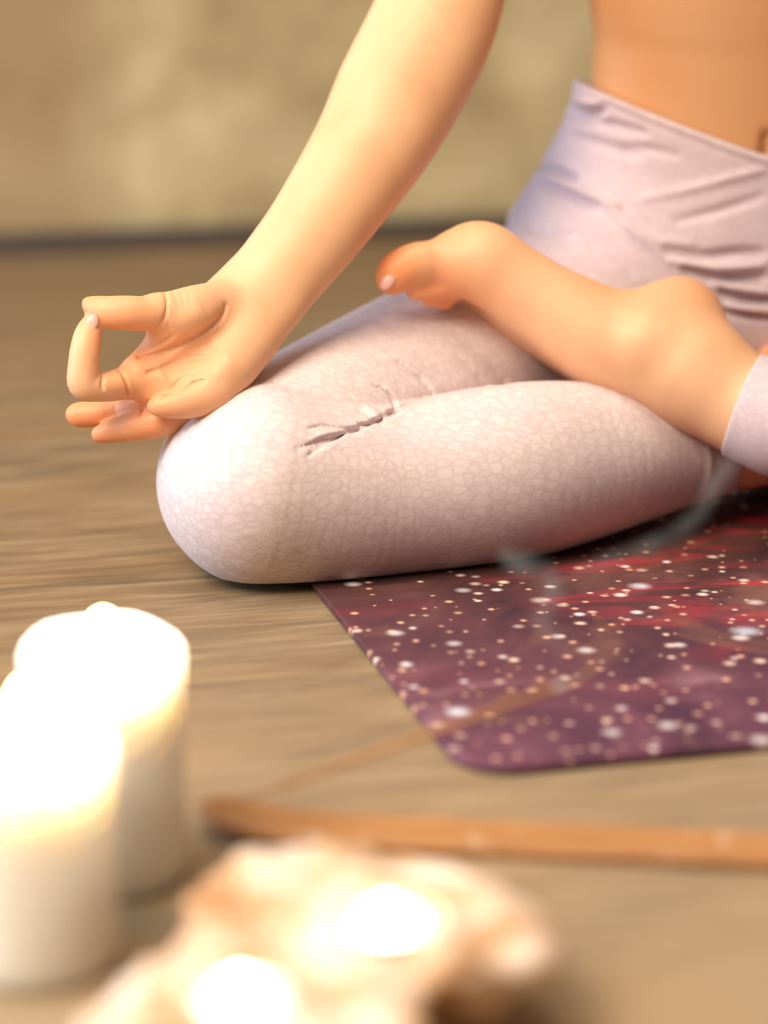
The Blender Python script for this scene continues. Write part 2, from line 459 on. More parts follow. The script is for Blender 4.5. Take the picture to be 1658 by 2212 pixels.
    def floor_clip(s, z0):
        # keep only what is above the height z0
        Y, T = np.meshgrid(s.ax[1], s.ax[2], indexing='ij')
        z = CAM_H + Y*cs - T*sn
        np.maximum(s.D, (z0 - z)[None].astype(np.float32), out=s.D)
    def mesh(s):
        D = s.D; nx, ny, nt = D.shape
        ins = D < 0
        cnt = np.zeros((nx-1, ny-1, nt-1), np.uint8)
        for i in (0, 1):
            for j in (0, 1):
                for k in (0, 1): cnt += ins[i:nx-1+i, j:ny-1+j, k:nt-1+k]
        flat = np.flatnonzero((cnt > 0) & (cnt < 8)); del cnt
        I, J, K = np.unravel_index(flat, (nx-1, ny-1, nt-1))
        co = [(i, j, k) for i in (0, 1) for j in (0, 1) for k in (0, 1)]
        val = {c: D[I+c[0], J+c[1], K+c[2]] for c in co}
        pos = {c: np.stack([s.ax[0][I+c[0]], s.ax[1][J+c[1]], s.ax[2][K+c[2]]], -1) for c in co}
        acc = np.zeros((len(I), 3)); num = np.zeros(len(I))
        for c in co:
            for ax in range(3):
                if c[ax]: continue
                e = list(c); e[ax] = 1; e = tuple(e)
                a, b = val[c], val[e]; m = (a < 0) != (b < 0)
                t = np.where(m, a/np.where(m, a-b, 1), 0)[:, None]
                acc += np.where(m[:, None], pos[c] + t*(pos[e]-pos[c]), 0); num += m
        V = acc/num[:, None]
        quads = []
        def cid(i, j, k): return np.searchsorted(flat, (i*(ny-1)+j)*(nt-1)+k)
        for ax in range(3):
            sl0 = [slice(1, -1)]*3; sl1 = [slice(1, -1)]*3
            sl0[ax] = slice(0, -1); sl1[ax] = slice(1, None)
            a, b = ins[tuple(sl0)], ins[tuple(sl1)]
            i, j, k = np.nonzero(a != b); fl_ = a[i, j, k]
            o = [1, 1, 1]; o[ax] = 0
            i = i+o[0]; j = j+o[1]; k = k+o[2]
            p = [(ax+1) % 3, (ax+2) % 3]
            def off(d1, d2):
                q = [i, j, k]; q = [x.copy() for x in q]
                q[p[0]] -= d1; q[p[1]] -= d2; return cid(*q)
            Q = np.stack([off(1, 1), off(0, 1), off(0, 0), off(1, 0)], -1)
            Q[~fl_] = Q[~fl_][:, ::-1]; quads.append(Q)
        return V, np.concatenate(quads)
def smin(a, b, k):
    if k <= 0: return np.minimum(a, b)
    h = np.maximum(k - np.abs(a-b), 0)/k
    return np.minimum(a, b) - h*h*k*.25
def axis(*parts):
    out = []
    for lo, hi, st in parts: out.append(np.arange(lo, hi-1e-9, st))
    return np.concatenate(out + [[parts[-1][1]]])
def relax(V, Q, n=2, lam=.5):
    E = np.concatenate([Q[:, [0, 1]], Q[:, [1, 2]], Q[:, [2, 3]], Q[:, [3, 0]]])
    for _ in range(n):
        acc = np.zeros_like(V); num = np.zeros(len(V))
        for a, b in ((0, 1), (1, 0)):
            for d in range(3): acc[:, d] += np.bincount(E[:, a], V[E[:, b], d], len(V))
            num += np.bincount(E[:, a], minlength=len(V))
        V = V + lam*(acc/np.maximum(num, 1)[:, None] - V)
    return V
def normals(V, Q):
    n = np.cross(V[Q[:, 2]]-V[Q[:, 0]], V[Q[:, 3]]-V[Q[:, 1]]); N = np.zeros_like(V)
    for c in range(4):
        for d in range(3): N[:, d] += np.bincount(Q[:, c], n[:, d], len(V))
    return N/np.maximum(np.linalg.norm(N, axis=1), 1e-12)[:, None]
def crease(V, N, line, width, depth, trange=(0, 9), taper=True, side=None):
    """press a fold (depth > 0) or raise a ridge (depth < 0) along a line traced over the near side of the surface"""
    P = np.stack([CX + V[:, 0]/V[:, 2]*F_PX, CY - V[:, 1]/V[:, 2]*F_PX], -1)
    L = catmull(line, 6); ok = (N[:, 2] < .45) & (V[:, 2] > trange[0]) & (V[:, 2] < trange[1])
    lo, hi = L.min(0)-3*width, L.max(0)+3*width
    ok &= ((P > lo) & (P < hi)).all(1); idx = np.flatnonzero(ok)
    if not len(idx): return
    p = P[idx]; best = np.full(len(idx), 1e9); uu = np.zeros(len(idx)); n = len(L)-1
    for i in range(n):
        a, b = L[i], L[i+1]; d = b-a
        u = np.clip(((p-a) @ d)/max(d @ d, 1e-9), 0, 1)
        q = np.hypot(*(p-a-u[:, None]*d).T); m = q < best
        best[m] = q[m]; uu[m] = (i+u[m])/n
    amp = np.exp(-(best/width)**2)
    if taper == True: amp *= np.clip(np.sin(np.pi*np.clip(uu, 0, 1)), 0, 1)**.6
    elif taper == 'end': amp *= np.clip(1-uu, 0, 1)**.7
    elif taper == 'start': amp *= np.clip(uu, 0, 1)**.7
    V[idx] -= N[idx]*(amp*depth)[:, None]

NY = np.array([0, sn, cs])                     # the world's depth direction seen in the viewing frame
def unit(*v): v = np.array(v, float); return v/np.linalg.norm(v)

# ---- shared anatomy -------------------------------------------------------
torso = w_chain([(.300, 1.86, .085, .165), (.300, 1.86, .15, .180), (.300, 1.858, .22, .166), (.300, 1.852, .30, .157),
                 (.302, 1.85, .38, .158), (.305, 1.852, .47, .158), (.305, 1.86, .57, .150), (.305, 1.868, .63, .128)])
TORSO_F = (unit(-.25, .968*sn, .968*cs), .66)    # she faces a little to the right of the camera
hipR = px_chain([(1335, 585, 1.86, 232), (1345, 500, 1.86, 195)])
thighR = px_chain([(560, 1040, 1.605, 222), (700, 958, 1.652, 222), (850, 880, 1.718, 224), (1130, 745, 1.815, 235), (1335, 630, 1.86, 238)])
calfR = px_chain([(566, 1048, 1.588, 221), (690, 1064, 1.600, 206), (850, 1062, 1.615, 190), (1080, 1024, 1.640, 194),
                  (1250, 996, 1.665, 172), (1400, 980, 1.690, 136), (1520, 970, 1.71, 108), (1640, 955, 1.735, 98)])
thighL = w_chain([(.42, 1.84, .12, .085), (.53, 1.68, .11, .078), (.645, 1.50, .082, .068)])
calfL = np.concatenate([px_chain([(1500, 806, 1.655, 116), (1600, 872, 1.645, 110), (1690, 905, 1.635, 122)])[:-1],
                        w_chain([(*c2w(pc(1690, 905, 1.635)[None])[0], .038), (.42, 1.52, .105, .054), (.54, 1.50, .09, .062), (.645, 1.50, .078, .066)])])
legs = [(thighR, None), (calfR, None), (thighL, None), (calfL, None)]

# ---- leggings -------------------------------------------------------------
def waist(X):                                   # height of the waistband edge over the body's width
    return .243 + .37*np.sqrt(np.square(X-.302)+.0004) + .0
fl_ = Field(axis((-.17, -.075, .0024), (-.075, .03, .0010), (.03, .28, .0022), (.28, .74, .006)),
            axis((-.075, .025, .0024), (.025, .085, .0010), (.085, .36, .0022)),
            axis((1.44, 1.50, .004), (1.50, 1.70, .0020), (1.70, 1.84, .0024), (1.84, 2.14, .006)))
def cut_waist(G, X, Y, T):
    return np.maximum(G, (CAM_H + Y*cs - T*sn - waist(X))*.95)
cR, nR = pc(1585, 1000, 1.71), unit(.97, -.02, .12)
cL, nL = pc(1598, 880, 1.645), unit(.90, -.36, -.22)
fl_.group([(torso, TORSO_F)], 0, .0025, cut_waist)
fl_.group([(hipR, None)], .05, .0, cut_waist)
fl_.group([(thighR, None)], .03, .0)
fl_.group([(thighL, None)], .03, .0)
fl_.group([(calfR, None)], .0015, .0, lambda G, X, Y, T: np.maximum(G, (X-cR[0])*nR[0]+(Y-cR[1])*nR[1]+(T-cR[2])*nR[2]))
fl_.group([(calfL, None)], .004, .002, lambda G, X, Y, T: np.maximum(G, -((X-cL[0])*nL[0]+(Y-cL[1])*nL[1]+(T-cL[2])*nL[2])))
# folds in the hollow of the knee, and the seam line above them
fl_.carve([(672, 968), (728, 944), (790, 919), (850, 890)], .0010, 3.0, .003, (.3, 1.3))
fl_.carve(fl_.snap([(840, 894), (905, 866), (980, 847), (1060, 833), (1140, 826)]), .0016, 4.0, .003, (1.1, .6))
fl_.carve([(640, 972), (690, 952), (735, 941), (772, 930)], .0008, 2.0, .003, (.2, 1.0))
fl_.carve([(668, 927), (700, 921), (740, 927), (775, 928)], .0008, 2.0, .003, (.2, 1.0))
fl_.carve([(665, 985), (700, 962), (735, 943)], .0008, 2.0, .003, (.2, 1.0))
fl_.carve([(770, 889), (792, 897), (808, 909), (820, 911)], .0013, 2.6, .002, (.2, 1.2))
fl_.carve([(772, 916), (795, 918), (822, 906)], .0012, 2.4, .002, (.3, 1.2))
fl_.carve([(806, 832), (834, 849), (850, 868), (855, 890)], .0014, 2.8, .002, (.2, 1.2))
fl_.carve([(858, 784), (888, 806), (906, 824), (920, 842)], .0004, 1.4, .003, (.3, 1.0))
fl_.carve([(905, 815), (925, 840), (930, 856)], .0004, 1.4, .003, (.3, 1.0))
fl_.carve([(985, 775), (1025, 808), (1046, 832)], .0008, 1.5, .003, (.2, 1.0))
fl_.carve([(1055, 788), (1080, 814), (1096, 830)], .0009, 1.8, .003, (.2, 1.0))
fl_.floor_clip(.0062)
V, Q = fl_.mesh(); del fl_
V = relax(V, Q, 2, .4); N = normals(V, Q)
K = lambda *a, **k: crease(V, N, *a, **k)
# folds in the hollow of the knee
K([(668, 950), (705, 936), (750, 931)], 5, -.0012, (1.5, 1.66)); K([(690, 966), (725, 946), (755, 938)], 5, -.0010, (1.5, 1.66))
K([(785, 880), (806, 890), (822, 902)], 7, -.0018, (1.5, 1.70)); K([(826, 836), (850, 850), (864, 872)], 8, -.0010, (1.5, 1.70))
K([(868, 838), (930, 838), (1010, 838)], 18, -.0012, (1.5, 1.75))
# folds over hip and belly
Tb = (1.72, 2.0)
for line, wd, dp in [([(1228, 232), (1262, 246), (1310, 236)], 9, .0050), ([(1222, 250), (1290, 262), (1400, 290)], 9, .0042),
                     ([(1240, 212), (1275, 222), (1300, 222)], 8, -.0040), ([(1222, 240), (1260, 254), (1320, 262)], 9, -.0030),
                     ([(1225, 292), (1300, 312), (1390, 340)], 10, .0030), ([(1150, 358), (1205, 372), (1250, 392)], 10, .0050),
                     ([(1152, 372), (1210, 392), (1290, 428), (1340, 450)], 9, -.0040), ([(1165, 392), (1230, 424), (1300, 448)], 8, .0042),
                     ([(1180, 420), (1240, 446), (1300, 460)], 9, .0022), ([(1130, 492), (1200, 506), (1240, 510)], 10, .0022),
                     ([(1340, 318), (1400, 322), (1470, 338)], 9, .0022), ([(1450, 480), (1560, 452), (1658, 420)], 10, .0022),
                     ([(1360, 435), (1480, 410), (1600, 378), (1658, 365)], 9, -.0018), ([(1300, 440), (1350, 480), (1400, 530), (1450, 570)], 8, -.0022),
                     ([(1430, 536), (1520, 552), (1600, 545), (1658, 548)], 10, .0044), ([(1440, 560), (1540, 578), (1658, 572)], 10, -.0036),
                     ([(1470, 580), (1560, 602), (1658, 600)], 10, .0056), ([(1530, 606), (1600, 622), (1680, 640)], 10, -.0040),
                     ([(1550, 630), (1610, 646), (1690, 648)], 9, .0058), ([(1565, 660), (1620, 668), (1690, 675)], 10, -.0040),
                     ([(1555, 672), (1610, 682), (1690, 690)], 8, .0050), ([(1340, 480), (1420, 520), (1500, 530)], 12, -.0016)]:
    K(line, wd, dp*1.45, Tb)
# rolled edge of the waistband
wline = []
for i in range(24):
    x = .155 + i*.010
    z = waist(x) - .004; th = math.sqrt(max(0, 1-((x-.301)/.152)**2)); p = w2c(np.array([x, 1.853-.098*th, z]))
    wline.append((CX+p[0]/p[2]*F_PX, CY-p[1]/p[2]*F_PX))
K(wline, 5, -.0014, Tb, taper=False); K([(a, b+14) for a, b in wline], 5, .0010, Tb, taper=False)
# cuff bands
K([(1524, 944), (1534, 1010), (1512, 1090)], 7, -.0012, (1.6, 1.8), taper=False)
# ------------------------------------------------------------------ person
person = empty('person', (.30, 1.84, 0))
tag(person, 'seated person cross-legged on the galaxy mat, palm up on the knee, in pale snakeskin leggings', 'person')
leggings = from_np('leggings', c2w(V), Q, M['leg'], person); leggings['label'] = 'pale pink snakeskin-print leggings'

bf = Field(axis((-.215, -.05, .0010), (-.05, .27, .0022), (.27, .82, .006)),
           axis((-.075, .04, .0035), (.04, .155, .0010), (.155, .40, .0025), (.40, 1.10, .006)),
           axis((1.40, 1.52, .004), (1.52, 1.64, .0010), (1.64, 1.78, .0022), (1.78, 2.16, .006)))
inner = torso.copy(); inner[:, 3] -= .009*np.clip((30-np.arange(len(inner)))/5.0, 0, 1)
bf.group([(inner, TORSO_F)], 0)
for ch, f in legs[:1] + legs[2:3]: bf.group([(ch, f)], .01, -.014)
calf_in = calfR.copy(); calf_in[:, 3] -= .013*np.clip((1.70-calf_in[:, 2])/.02, 0, 1); bf.group([(calf_in, None)], .002, -.004); bf.group([(calfL, None)], .004, 0)
bf.group([(hipR, None)], .01, -.012)
# near foot (rests sole-up on the thigh)
foot = px_chain([(1500, 806, 1.655, 116), (1400, 765, 1.660, 116), (1300, 728, 1.665, 108), (1175, 655, 1.668, 90), (1050, 575, 1.668, 82), (985, 570, 1.668, 70)])
outer = px_chain([(1380, 800, 1.69, 88), (1260, 740, 1.70, 84), (1130, 670, 1.705, 72), (1020, 615, 1.71, 52)])
heel = px_chain([(1420, 730, 1.672, 96), (1462, 694, 1.682, 97), (1480, 706, 1.690, 84)])
bf.group([(foot, None), (outer, None)], .012, kin=.02)
bf.group([(heel, None)], .022)
bf.group([(px_chain([(1395, 735, 1.640, 40), (1402, 738, 1.640, 40)]), None)], .018)          # ankle bone
bf.group([(px_chain([(1040, 560, 1.665, 70), (1032, 556, 1.668, 66)]), None)], .015)          # ball of the foot
bf.group([(px_chain([(1010, 570, 1.665, 66), (945, 568, 1.660, 50), (895, 572, 1.655, 48), (858, 588, 1.652, 44), (848, 600, 1.652, 38)]), None)], .006)
for (a, b, c_, r) in ((900, 626, 1.664, 24), (930, 640, 1.676, 24), (960, 648, 1.690, 24)):
    bf.group([(px_chain([(1020, 600, c_+.006, r+8), (960, b-6, c_, r+2), (a, b, c_-.004, r)]), None)], .003)
# far foot, tucked under
bf.group([(px_chain([(1600, 958, 1.725, 94), (1690, 940, 1.76, 92), (1780, 925, 1.80, 90), (1900, 900, 1.84, 70)]), None),
          (px_chain([(1690, 920, 1.75, 88), (1700, 815, 1.755, 84)]), None)], .010, kin=.02)
# arm
NF = unit(-.10, .52, -.85)
arm = px_chain([(535, 668, 1.598, 96), (568, 632, 1.604, 97), (620, 570, 1.612, 100), (690, 480, 1.625, 107), (795, 325, 1.655, 124),
                (862, 200, 1.680, 137), (925, 75, 1.70, 137), (962, -30, 1.715, 132), (990, -150, 1.73, 130)])
bf.group([(arm, (unit(.1, .3, -.95), .80))], .01)
sh = w2c(np.array([.155, 1.86, .625])); el = pc(990, -150, 1.73)
upper = catmull([(*el, 130*1.73/F_PX), (*(el*.6+sh*.4+np.array([0, 0, -.01])), .046), (*(el*.25+sh*.75), .050), (*sh, .058)], 4)
bf.group([(upper, None)], .02)
# palm
palm = px_chain([(540, 662, 1.598, 92), (475, 722, 1.588, 104), (405, 785, 1.572, 100), (345, 815, 1.566, 62)])
bf.group([(palm, (NF, .48))], .012)
bf.group([(px_chain([(530, 745, 1.583, 48), (490, 800, 1.570, 50), (455, 845, 1.560, 42)]), None)], .016)            # little-finger edge
bf.group([(px_chain([(462, 655, 1.580, 46), (408, 682, 1.566, 62), (362, 690, 1.560, 50)]), None)], .010)            # thumb mound
bf.group([(px_chain([(375, 725, 1.566, 38), (318, 770, 1.566, 26), (292, 800, 1.562, 26)]), None)], .010)            # web
bf.group([(px_chain([(340, 815, 1.565, 40), (300, 818, 1.560, 38)]), None)], .010)
bf.group([(px_chain([(365, 855, 1.572, 40), (420, 860, 1.568, 40)]), None)], .012)
# fingers
thumb = px_chain([(392, 680, 1.562, 48), (345, 674, 1.552, 43), (312, 677, 1.546, 38), (275, 676, 1.542, 37.5), (235, 674, 1.541, 35), (205, 664, 1.542, 25), (191, 656, 1.543, 15)])
index = px_chain([(290, 822, 1.560, 38), (240, 834, 1.548, 33), (206, 836, 1.541, 32), (182, 828, 1.538, 36), (180, 795, 1.536, 34), (184, 757, 1.536, 33), (190, 724, 1.538, 30), (199, 700, 1.541, 23), (204, 692, 1.543, 17)], 5)
middle = px_chain([(335, 862, 1.575, 34), (292, 880, 1.576, 29), (252, 888, 1.580, 23), (215, 893, 1.582, 27), (175, 896, 1.584, 28), (163, 895, 1.585, 22)])
ring = px_chain([(400, 885, 1.572, 38), (345, 910, 1.570, 35), (290, 922, 1.570, 31), (245, 930, 1.572, 27), (216, 938, 1.574, 19)])
pinky = px_chain([(462, 850, 1.560, 40), (425, 866, 1.552, 36), (385, 873, 1.548, 32), (350, 877, 1.547, 25), (336, 878, 1.548, 19)])
for ch, k in ((thumb, .004), (index, .003), (middle, .003), (ring, .003), (pinky, .004)): bf.group([(ch, None)], k)
# the far arm, shoulders, neck and head (above and beside the picture)
def mirror(ch):
    W = c2w(ch[:, :3]); W[:, 0] = .605 - W[:, 0]; out = ch.copy(); out[:, :3] = w2c(W); return out
for ch, k in ((arm, .01), (upper, .02), (palm, .012), (thumb, .004), (index, .003), (middle, .003), (ring, .003), (pinky, .004)):
    fl2 = (unit(.1, .3, -.95), .80) if ch is arm else ((unit(.10, .52, -.85), .48) if ch is palm else None)
    bf.group([(mirror(ch), fl2)], k)
bf.group([(w_chain([(.155, 1.86, .625, .055), (.23, 1.872, .65, .055), (.305, 1.878, .66, .058), (.38, 1.872, .65, .055), (.45, 1.86, .625, .055)]), None)], .03)
for sx in (-1, 1): bf.group([(w_chain([(.305+sx*.062, 1.790, .485, .058), (.305+sx*.060, 1.800, .52, .054)]), None)], .04)
bf.group([(w_chain([(.305, 1.878, .65, .052), (.305, 1.868, .72, .050), (.305, 1.855, .78, .050)]), None)], .02)
bf.group([(w_chain([(.305, 1.862, .865, .078), (.305, 1.845, .845, .074)]), None), (w_chain([(.305, 1.82, .80, .052), (.305, 1.80, .782, .030)]), None)], .012, kin=.03)
bf.group([(w_chain([(.305, 1.772, .838, .008), (.305, 1.757, .818, .011)]), None)], .008)
for sx in (-1, 1): bf.group([(w_chain([(.305+sx*.074, 1.862, .845, .012), (.305+sx*.078, 1.87, .825, .010)]), None)], .006)
bf.group([(w_chain([(.292, 1.776, .793, .006), (.305, 1.772, .793, .006), (.318, 1.776, .793, .006)]), None)], .004)
bf.carve([(486, 660), (476, 688), (440, 716), (395, 742), (345, 764), (298, 773)], .0007, 2.0, .0025, (1.0, .8))
bf.carve([(355, 632), (360, 655), (355, 685), (338, 708), (320, 721)], .0008, 2.0, .0015, (.8, 1.0))
bf.carve([(246, 791), (264, 808), (274, 830), (277, 853)], .0009, 2.2, .0015, (.7, 1.2))
bf.carve([(222, 812), (219, 828), (222, 842)], .0006, 1.6, .002, (.8, .6))
bf.carve([(450, 768), (405, 772), (355, 792), (320, 805)], .0004, 1.6, .003, (.6, 1.0))
bf.carve([(432, 800), (400, 812), (372, 838), (350, 862)], .0004, 1.6, .003, (.6, 1.0))
bf.carve([(440, 822), (415, 828), (392, 846), (360, 852)], .0007, 1.8, .002, (.5, 1.0))
bf.carve([(304, 868), (310, 884), (304, 898)], .0006, 1.6, .002, (.8, .8))
bf.carve([(252, 866), (248, 884), (254, 900)], .0005, 1.6, .002, (.8, .8))
for sx in (-1, 1): bf.group([(w_chain([(.305+sx*.022, 1.778, .845, .009), (.305+sx*.038, 1.783, .845, .009)]), None)], .006)      # closed lids
bf.carve([(1657, 292), (1655, 310), (1654, 332)], .0045, 1.6, .006, (.7, 1.0))      # navel
bf.floor_clip(.0085)
V, Q = bf.mesh(); del bf
V = relax(V, Q, 2, .4); N = normals(V, Q)
Th = (1.5, 1.66)
K([(482, 664), (470, 686), (436, 716), (390, 744), (345, 764), (295, 772)], 9, .0014, Th)
K([(222, 818), (220, 830), (224, 842)], 3.5, .0008, Th)
K([(310, 758), (350, 742), (380, 720)], 5, .0009, Th)
K([(520, 620), (560, 640), (600, 668)], 7, .0006, Th)
K([(345, 850), (385, 845), (420, 828), (445, 822)], 5, .0012, Th)
K([(300, 810), (350, 800), (400, 785)], 8, .0007, Th)
K([(470, 740), (410, 778), (350, 805)], 30, .0030, Th)
K([(440, 668), (400, 690), (365, 700)], 24, -.0015, Th)
K([(505, 770), (470, 815)], 24, -.0012, Th)
for dx in (0, 14, 28, 44): K([(352+dx+6, 628-dx*.25), (360+dx+8, 650), (362+dx+8, 672)], 3, .0002, Th)
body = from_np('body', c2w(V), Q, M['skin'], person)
fz = np.zeros(len(V))                           # rosier skin on fingertips, toes, heel and elbow
for (a, b, t_, rad, amt) in [(190, 660, 1.545, .024, .7), (250, 700, 1.545, .028, .7), (300, 690, 1.545, .02, .4), (200, 700, 1.540, .014, .35), (170, 895, 1.585, .028, .9), (225, 940, 1.574, .028, .85), (310, 905, 1.575, .032, .8),
                             (345, 880, 1.548, .018, .45), (300, 770, 1.565, .018, .6), (260, 850, 1.55, .016, .4), (400, 795, 1.565, .045, .22), (840, 590, 1.65, .026, 1.0), (930, 620, 1.67, .034, .8), (1000, 560, 1.70, .036, .6), (1530, 640, 1.70, .034, .8), (1680, 790, 1.76, .05, .7)]:
    d = np.linalg.norm(V - pc(a, b, t_), axis=1)/rad
    fz = np.maximum(fz, amt*np.exp(-d*d))
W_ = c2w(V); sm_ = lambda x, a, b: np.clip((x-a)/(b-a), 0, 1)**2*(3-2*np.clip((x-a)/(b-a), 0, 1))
torso_shade = sm_(W_[:, 2], .16, .22)*sm_(W_[:, 0], .10, .15)*(1-sm_(W_[:, 2], .44, .60))*.85
a2_ = body.data.attributes.new('tan', 'FLOAT', 'POINT'); a2_.data.foreach_set('value', torso_shade.astype(np.float32))  # browner torso colour standing in for shade on the belly
at_ = body.data.attributes.new('flush', 'FLOAT', 'POINT'); at_.data.foreach_set('value', fz.astype(np.float32))

def nail(px, py, t, half_w, half_l, ang, tilt=0.0, name='fingernail', label=None):
    bm = bmesh.new(); bmesh.ops.create_uvsphere(bm, u_segments=20, v_segments=12, radius=1)
    s = t/F_PX
    bmesh.ops.scale(bm, vec=(half_w*s, half_l*s, half_w*s*.42), verts=bm.verts)
    o = bm_obj(name, bm, M['nail'], None)
    # local y along the nail, local z toward the viewer
    y = Vector(R_)*math.cos(ang) + Vector(U_)*math.sin(ang); z0 = -Vector(F_)
    z = (z0*math.cos(tilt) + (y.cross(z0))*math.sin(tilt)).normalized(); x = y.cross(z)
    m = Matrix((x, y, z)).transposed().to_4x4(); m.translation = at(px, py, t)
    o.parent = person; o.matrix_parent_inverse = Matrix.Translation(person.location).inverted(); o.matrix_basis = m
    if label: o['label'] = label
nail(199, 698, 1.5325, 13, 20, math.radians(73), 0.0)
nail(838, 607, 1.6405, 14, 22, math.radians(235), .2, 'toenail')

# hair and top, above the picture
hm = Field(axis((.20, .42, .005)), axis((.72, .99, .005)), axis((1.60, 1.90, .005)))
hm.group([(w_chain([(.305, 1.875, .875, .086), (.305, 1.885, .84, .080)]), None), (w_chain([(.305, 1.93, .95, .04), (.305, 1.925, .955, .04)]), None)], .01, kin=.02)
V, Q = hm.mesh(); from_np('hair', c2w(V), Q, M['hair'], person)
tm = Field(axis((.12, .48, .005)), axis((.40, .80, .005)), axis((1.50, 1.95, .005)))
tm.group([(torso, TORSO_F)], 0, .004, lambda G, X, Y, T: np.maximum(G, np.abs(CAM_H+Y*cs-T*sn-.515)-.085))
for sx in (-1, 1): tm.group([(w_chain([(.305+sx*.062, 1.790, .485, .062), (.305+sx*.060, 1.800, .52, .058)]), None)], .04)
V, Q = tm.mesh(); from_np('sports_top', c2w(V), Q, M['top'], person)

# ------------------------------------------------------------------ candles
def flame_profile(h, r):
    return [(0, 0), (r*.55, h*.06), (r*.9, h*.18), (r, h*.36), (r*.93, h*.56), (r*.76, h*.75), (r*.48, h*.91), (0, h)]
def flame_light(name, loc, energy, parent):
    d = bpy.data.lights.new(name, 'POINT'); d.energy = energy; d.color = (1.0, .93, .82); d.shadow_soft_size = .006
    o = bpy.data.objects.new(name, d); COL.objects.link(o); o.location = loc
    o.parent = parent; o.matrix_parent_inverse = Matrix.Translation(parent.location).inverted()
def pillar(loc, r, h, label, seed, fl_h, fl_r, energy, lip):
    t = empty('pillar_candle', loc); tag(t, label, 'candle', 'lit pillar candles')
    rnd = random.Random(seed); ph = [rnd.uniform(0, 6.28) for _ in range(4)]
    def wob(rr, z, a):
        top = max(0, (z - h*.8)/(h*.2))
        return rr*(1+.006*math.sin(3*a+ph[0])*top), z + top*(lip*.5*math.sin(a+ph[1]) + .0015*math.sin(2*a+ph[2]) + .0008*math.sin(5*a+ph[3]))*(1 if rr > r*.6 else .2)
    prof = [(0, .0005), (r*.93, .0005), (r*.985, .0025), (r, .006)] + [(r, .006+(h-.014)*i/8) for i in range(1, 9)] + \
           [(r*.99, h-.004), (r*.955, h-.001), (r*.91, h-.001), (r*.85, h-.004), (r*.74, h-.008), (r*.5, h-.0115), (r*.2, h-.0125), (0, h-.0125)]
    bm = bmesh.new(); lathe(bm, prof, loc, 64, wob); bmesh.ops.recalc_face_normals(bm, faces=bm.faces)
    bm_obj('wax', bm, M['wax'], t)
    zt = loc[2] + h - .013
    bm = bmesh.new(); tube(bm, [(loc[0], loc[1], zt-.003), (loc[0]+.0008, loc[1], zt+.004), (loc[0]+.0022, loc[1], zt+.009)], .0011, 8)
    bm_obj('wick', bm, M['wick'], t)
    bm = bmesh.new(); lathe(bm, flame_profile(fl_h, fl_r), (loc[0]+.001, loc[1], zt+.006), 24); bmesh.ops.recalc_face_normals(bm, faces=bm.faces)
    bm_obj('flame', bm, M['flame'], t)
    flame_light('flame_light', (loc[0]+.001, loc[1], zt+.006+fl_h*.4), energy, t)
p1 = floor_at(235, 1888); pillar((p1.x, p1.y, 0), .0365, .115, 'taller white pillar candle set further back, its top glowing', 1, .021, .0075, 1.1, .002)
p2 = floor_at(78, 2072); pillar((p2.x, p2.y, 0), .0362, .106, 'nearest white pillar candle, cut off by the left edge of the picture', 5, .029, .0085, 1.1, .005)

# ------------------------------------------------------------------ rough slab with tea lights
def build_slab():
    def top_pt(px, py, z): return floor_at(px, py, z)
    zt = .050
    lobes = [(735, 1915, .058), (655, 1965, .043), (895, 1958, .050), (1045, 1985, .027), (560, 2195, .058), (400, 2190, .038), (690, 2110, .040), (560, 2050, .040)]
    cen = [(top_pt(a, b, zt), r) for a, b, r in lobes]
    mn = Vector((min(c.x-r for c, r in cen), min(c.y-r for c, r in cen), 0)); mx = Vector((max(c.x+r for c, r in cen), max(c.y+r for c, r in cen), 0))
    st = .0018
    xs = np.arange(mn.x-.02, mx.x+.02, st); ys = np.arange(mn.y-.02, mx.y+.02, st); zs = np.arange(-.008, .072, st)
    fld = Field(xs, ys, zs)                     # here the three axes are the world's own
    X, Y, Z = np.meshgrid(xs, ys, zs, indexing='ij', sparse=True)
    D2 = None
    for c, r in cen:
        d = np.sqrt((X-c.x)**2+(Y-c.y)**2) - r
        D2 = d if D2 is None else smin(D2, d, .02)
    rough = .0034*np.sin(95*X+40*Y+1.0)*np.sin(120*Z+60*X) + .0022*np.sin(210*X-150*Y+90*Z) + .0016*np.sin(330*Y+260*Z+1.7)
    side = D2 + rough + .014*np.clip((.036-Z)/.014, -.2, 1.0) + .010*np.clip((.020-Z)/.012, 0, 1)
    topz = zt + .004*np.sin(38*X+1.2)*np.sin(44*Y) + .0016*np.sin(150*X+70*Y) - .20*np.clip(D2+.022, 0, 1)
    D = smin(-side, -(Z-topz), .010)*-1
    D = np.maximum(D, .0015-Z)
    spots = [(835, 1992, .048), (520, 2156, .048)]
    wells = []
    for a, b, z in spots:
        p = top_pt(a, b, z+.002); wells.append(p)
        well = np.maximum(np.sqrt((X-p.x)**2+(Y-p.y)**2) - .0215, .034-Z)
        D = np.maximum(D, -well)
    fld.D = D.astype(np.float32)
    Vv, Qq = fld.mesh(); Vv = relax(Vv, Qq, 1, .4)
    o = from_np('tealight_holder', Vv, Qq, M['slab'])
    tag(o, 'rough pale slab with wells holding two lit tealights, in the blurred foreground', 'candle holder')
    return wells
wells = build_slab()
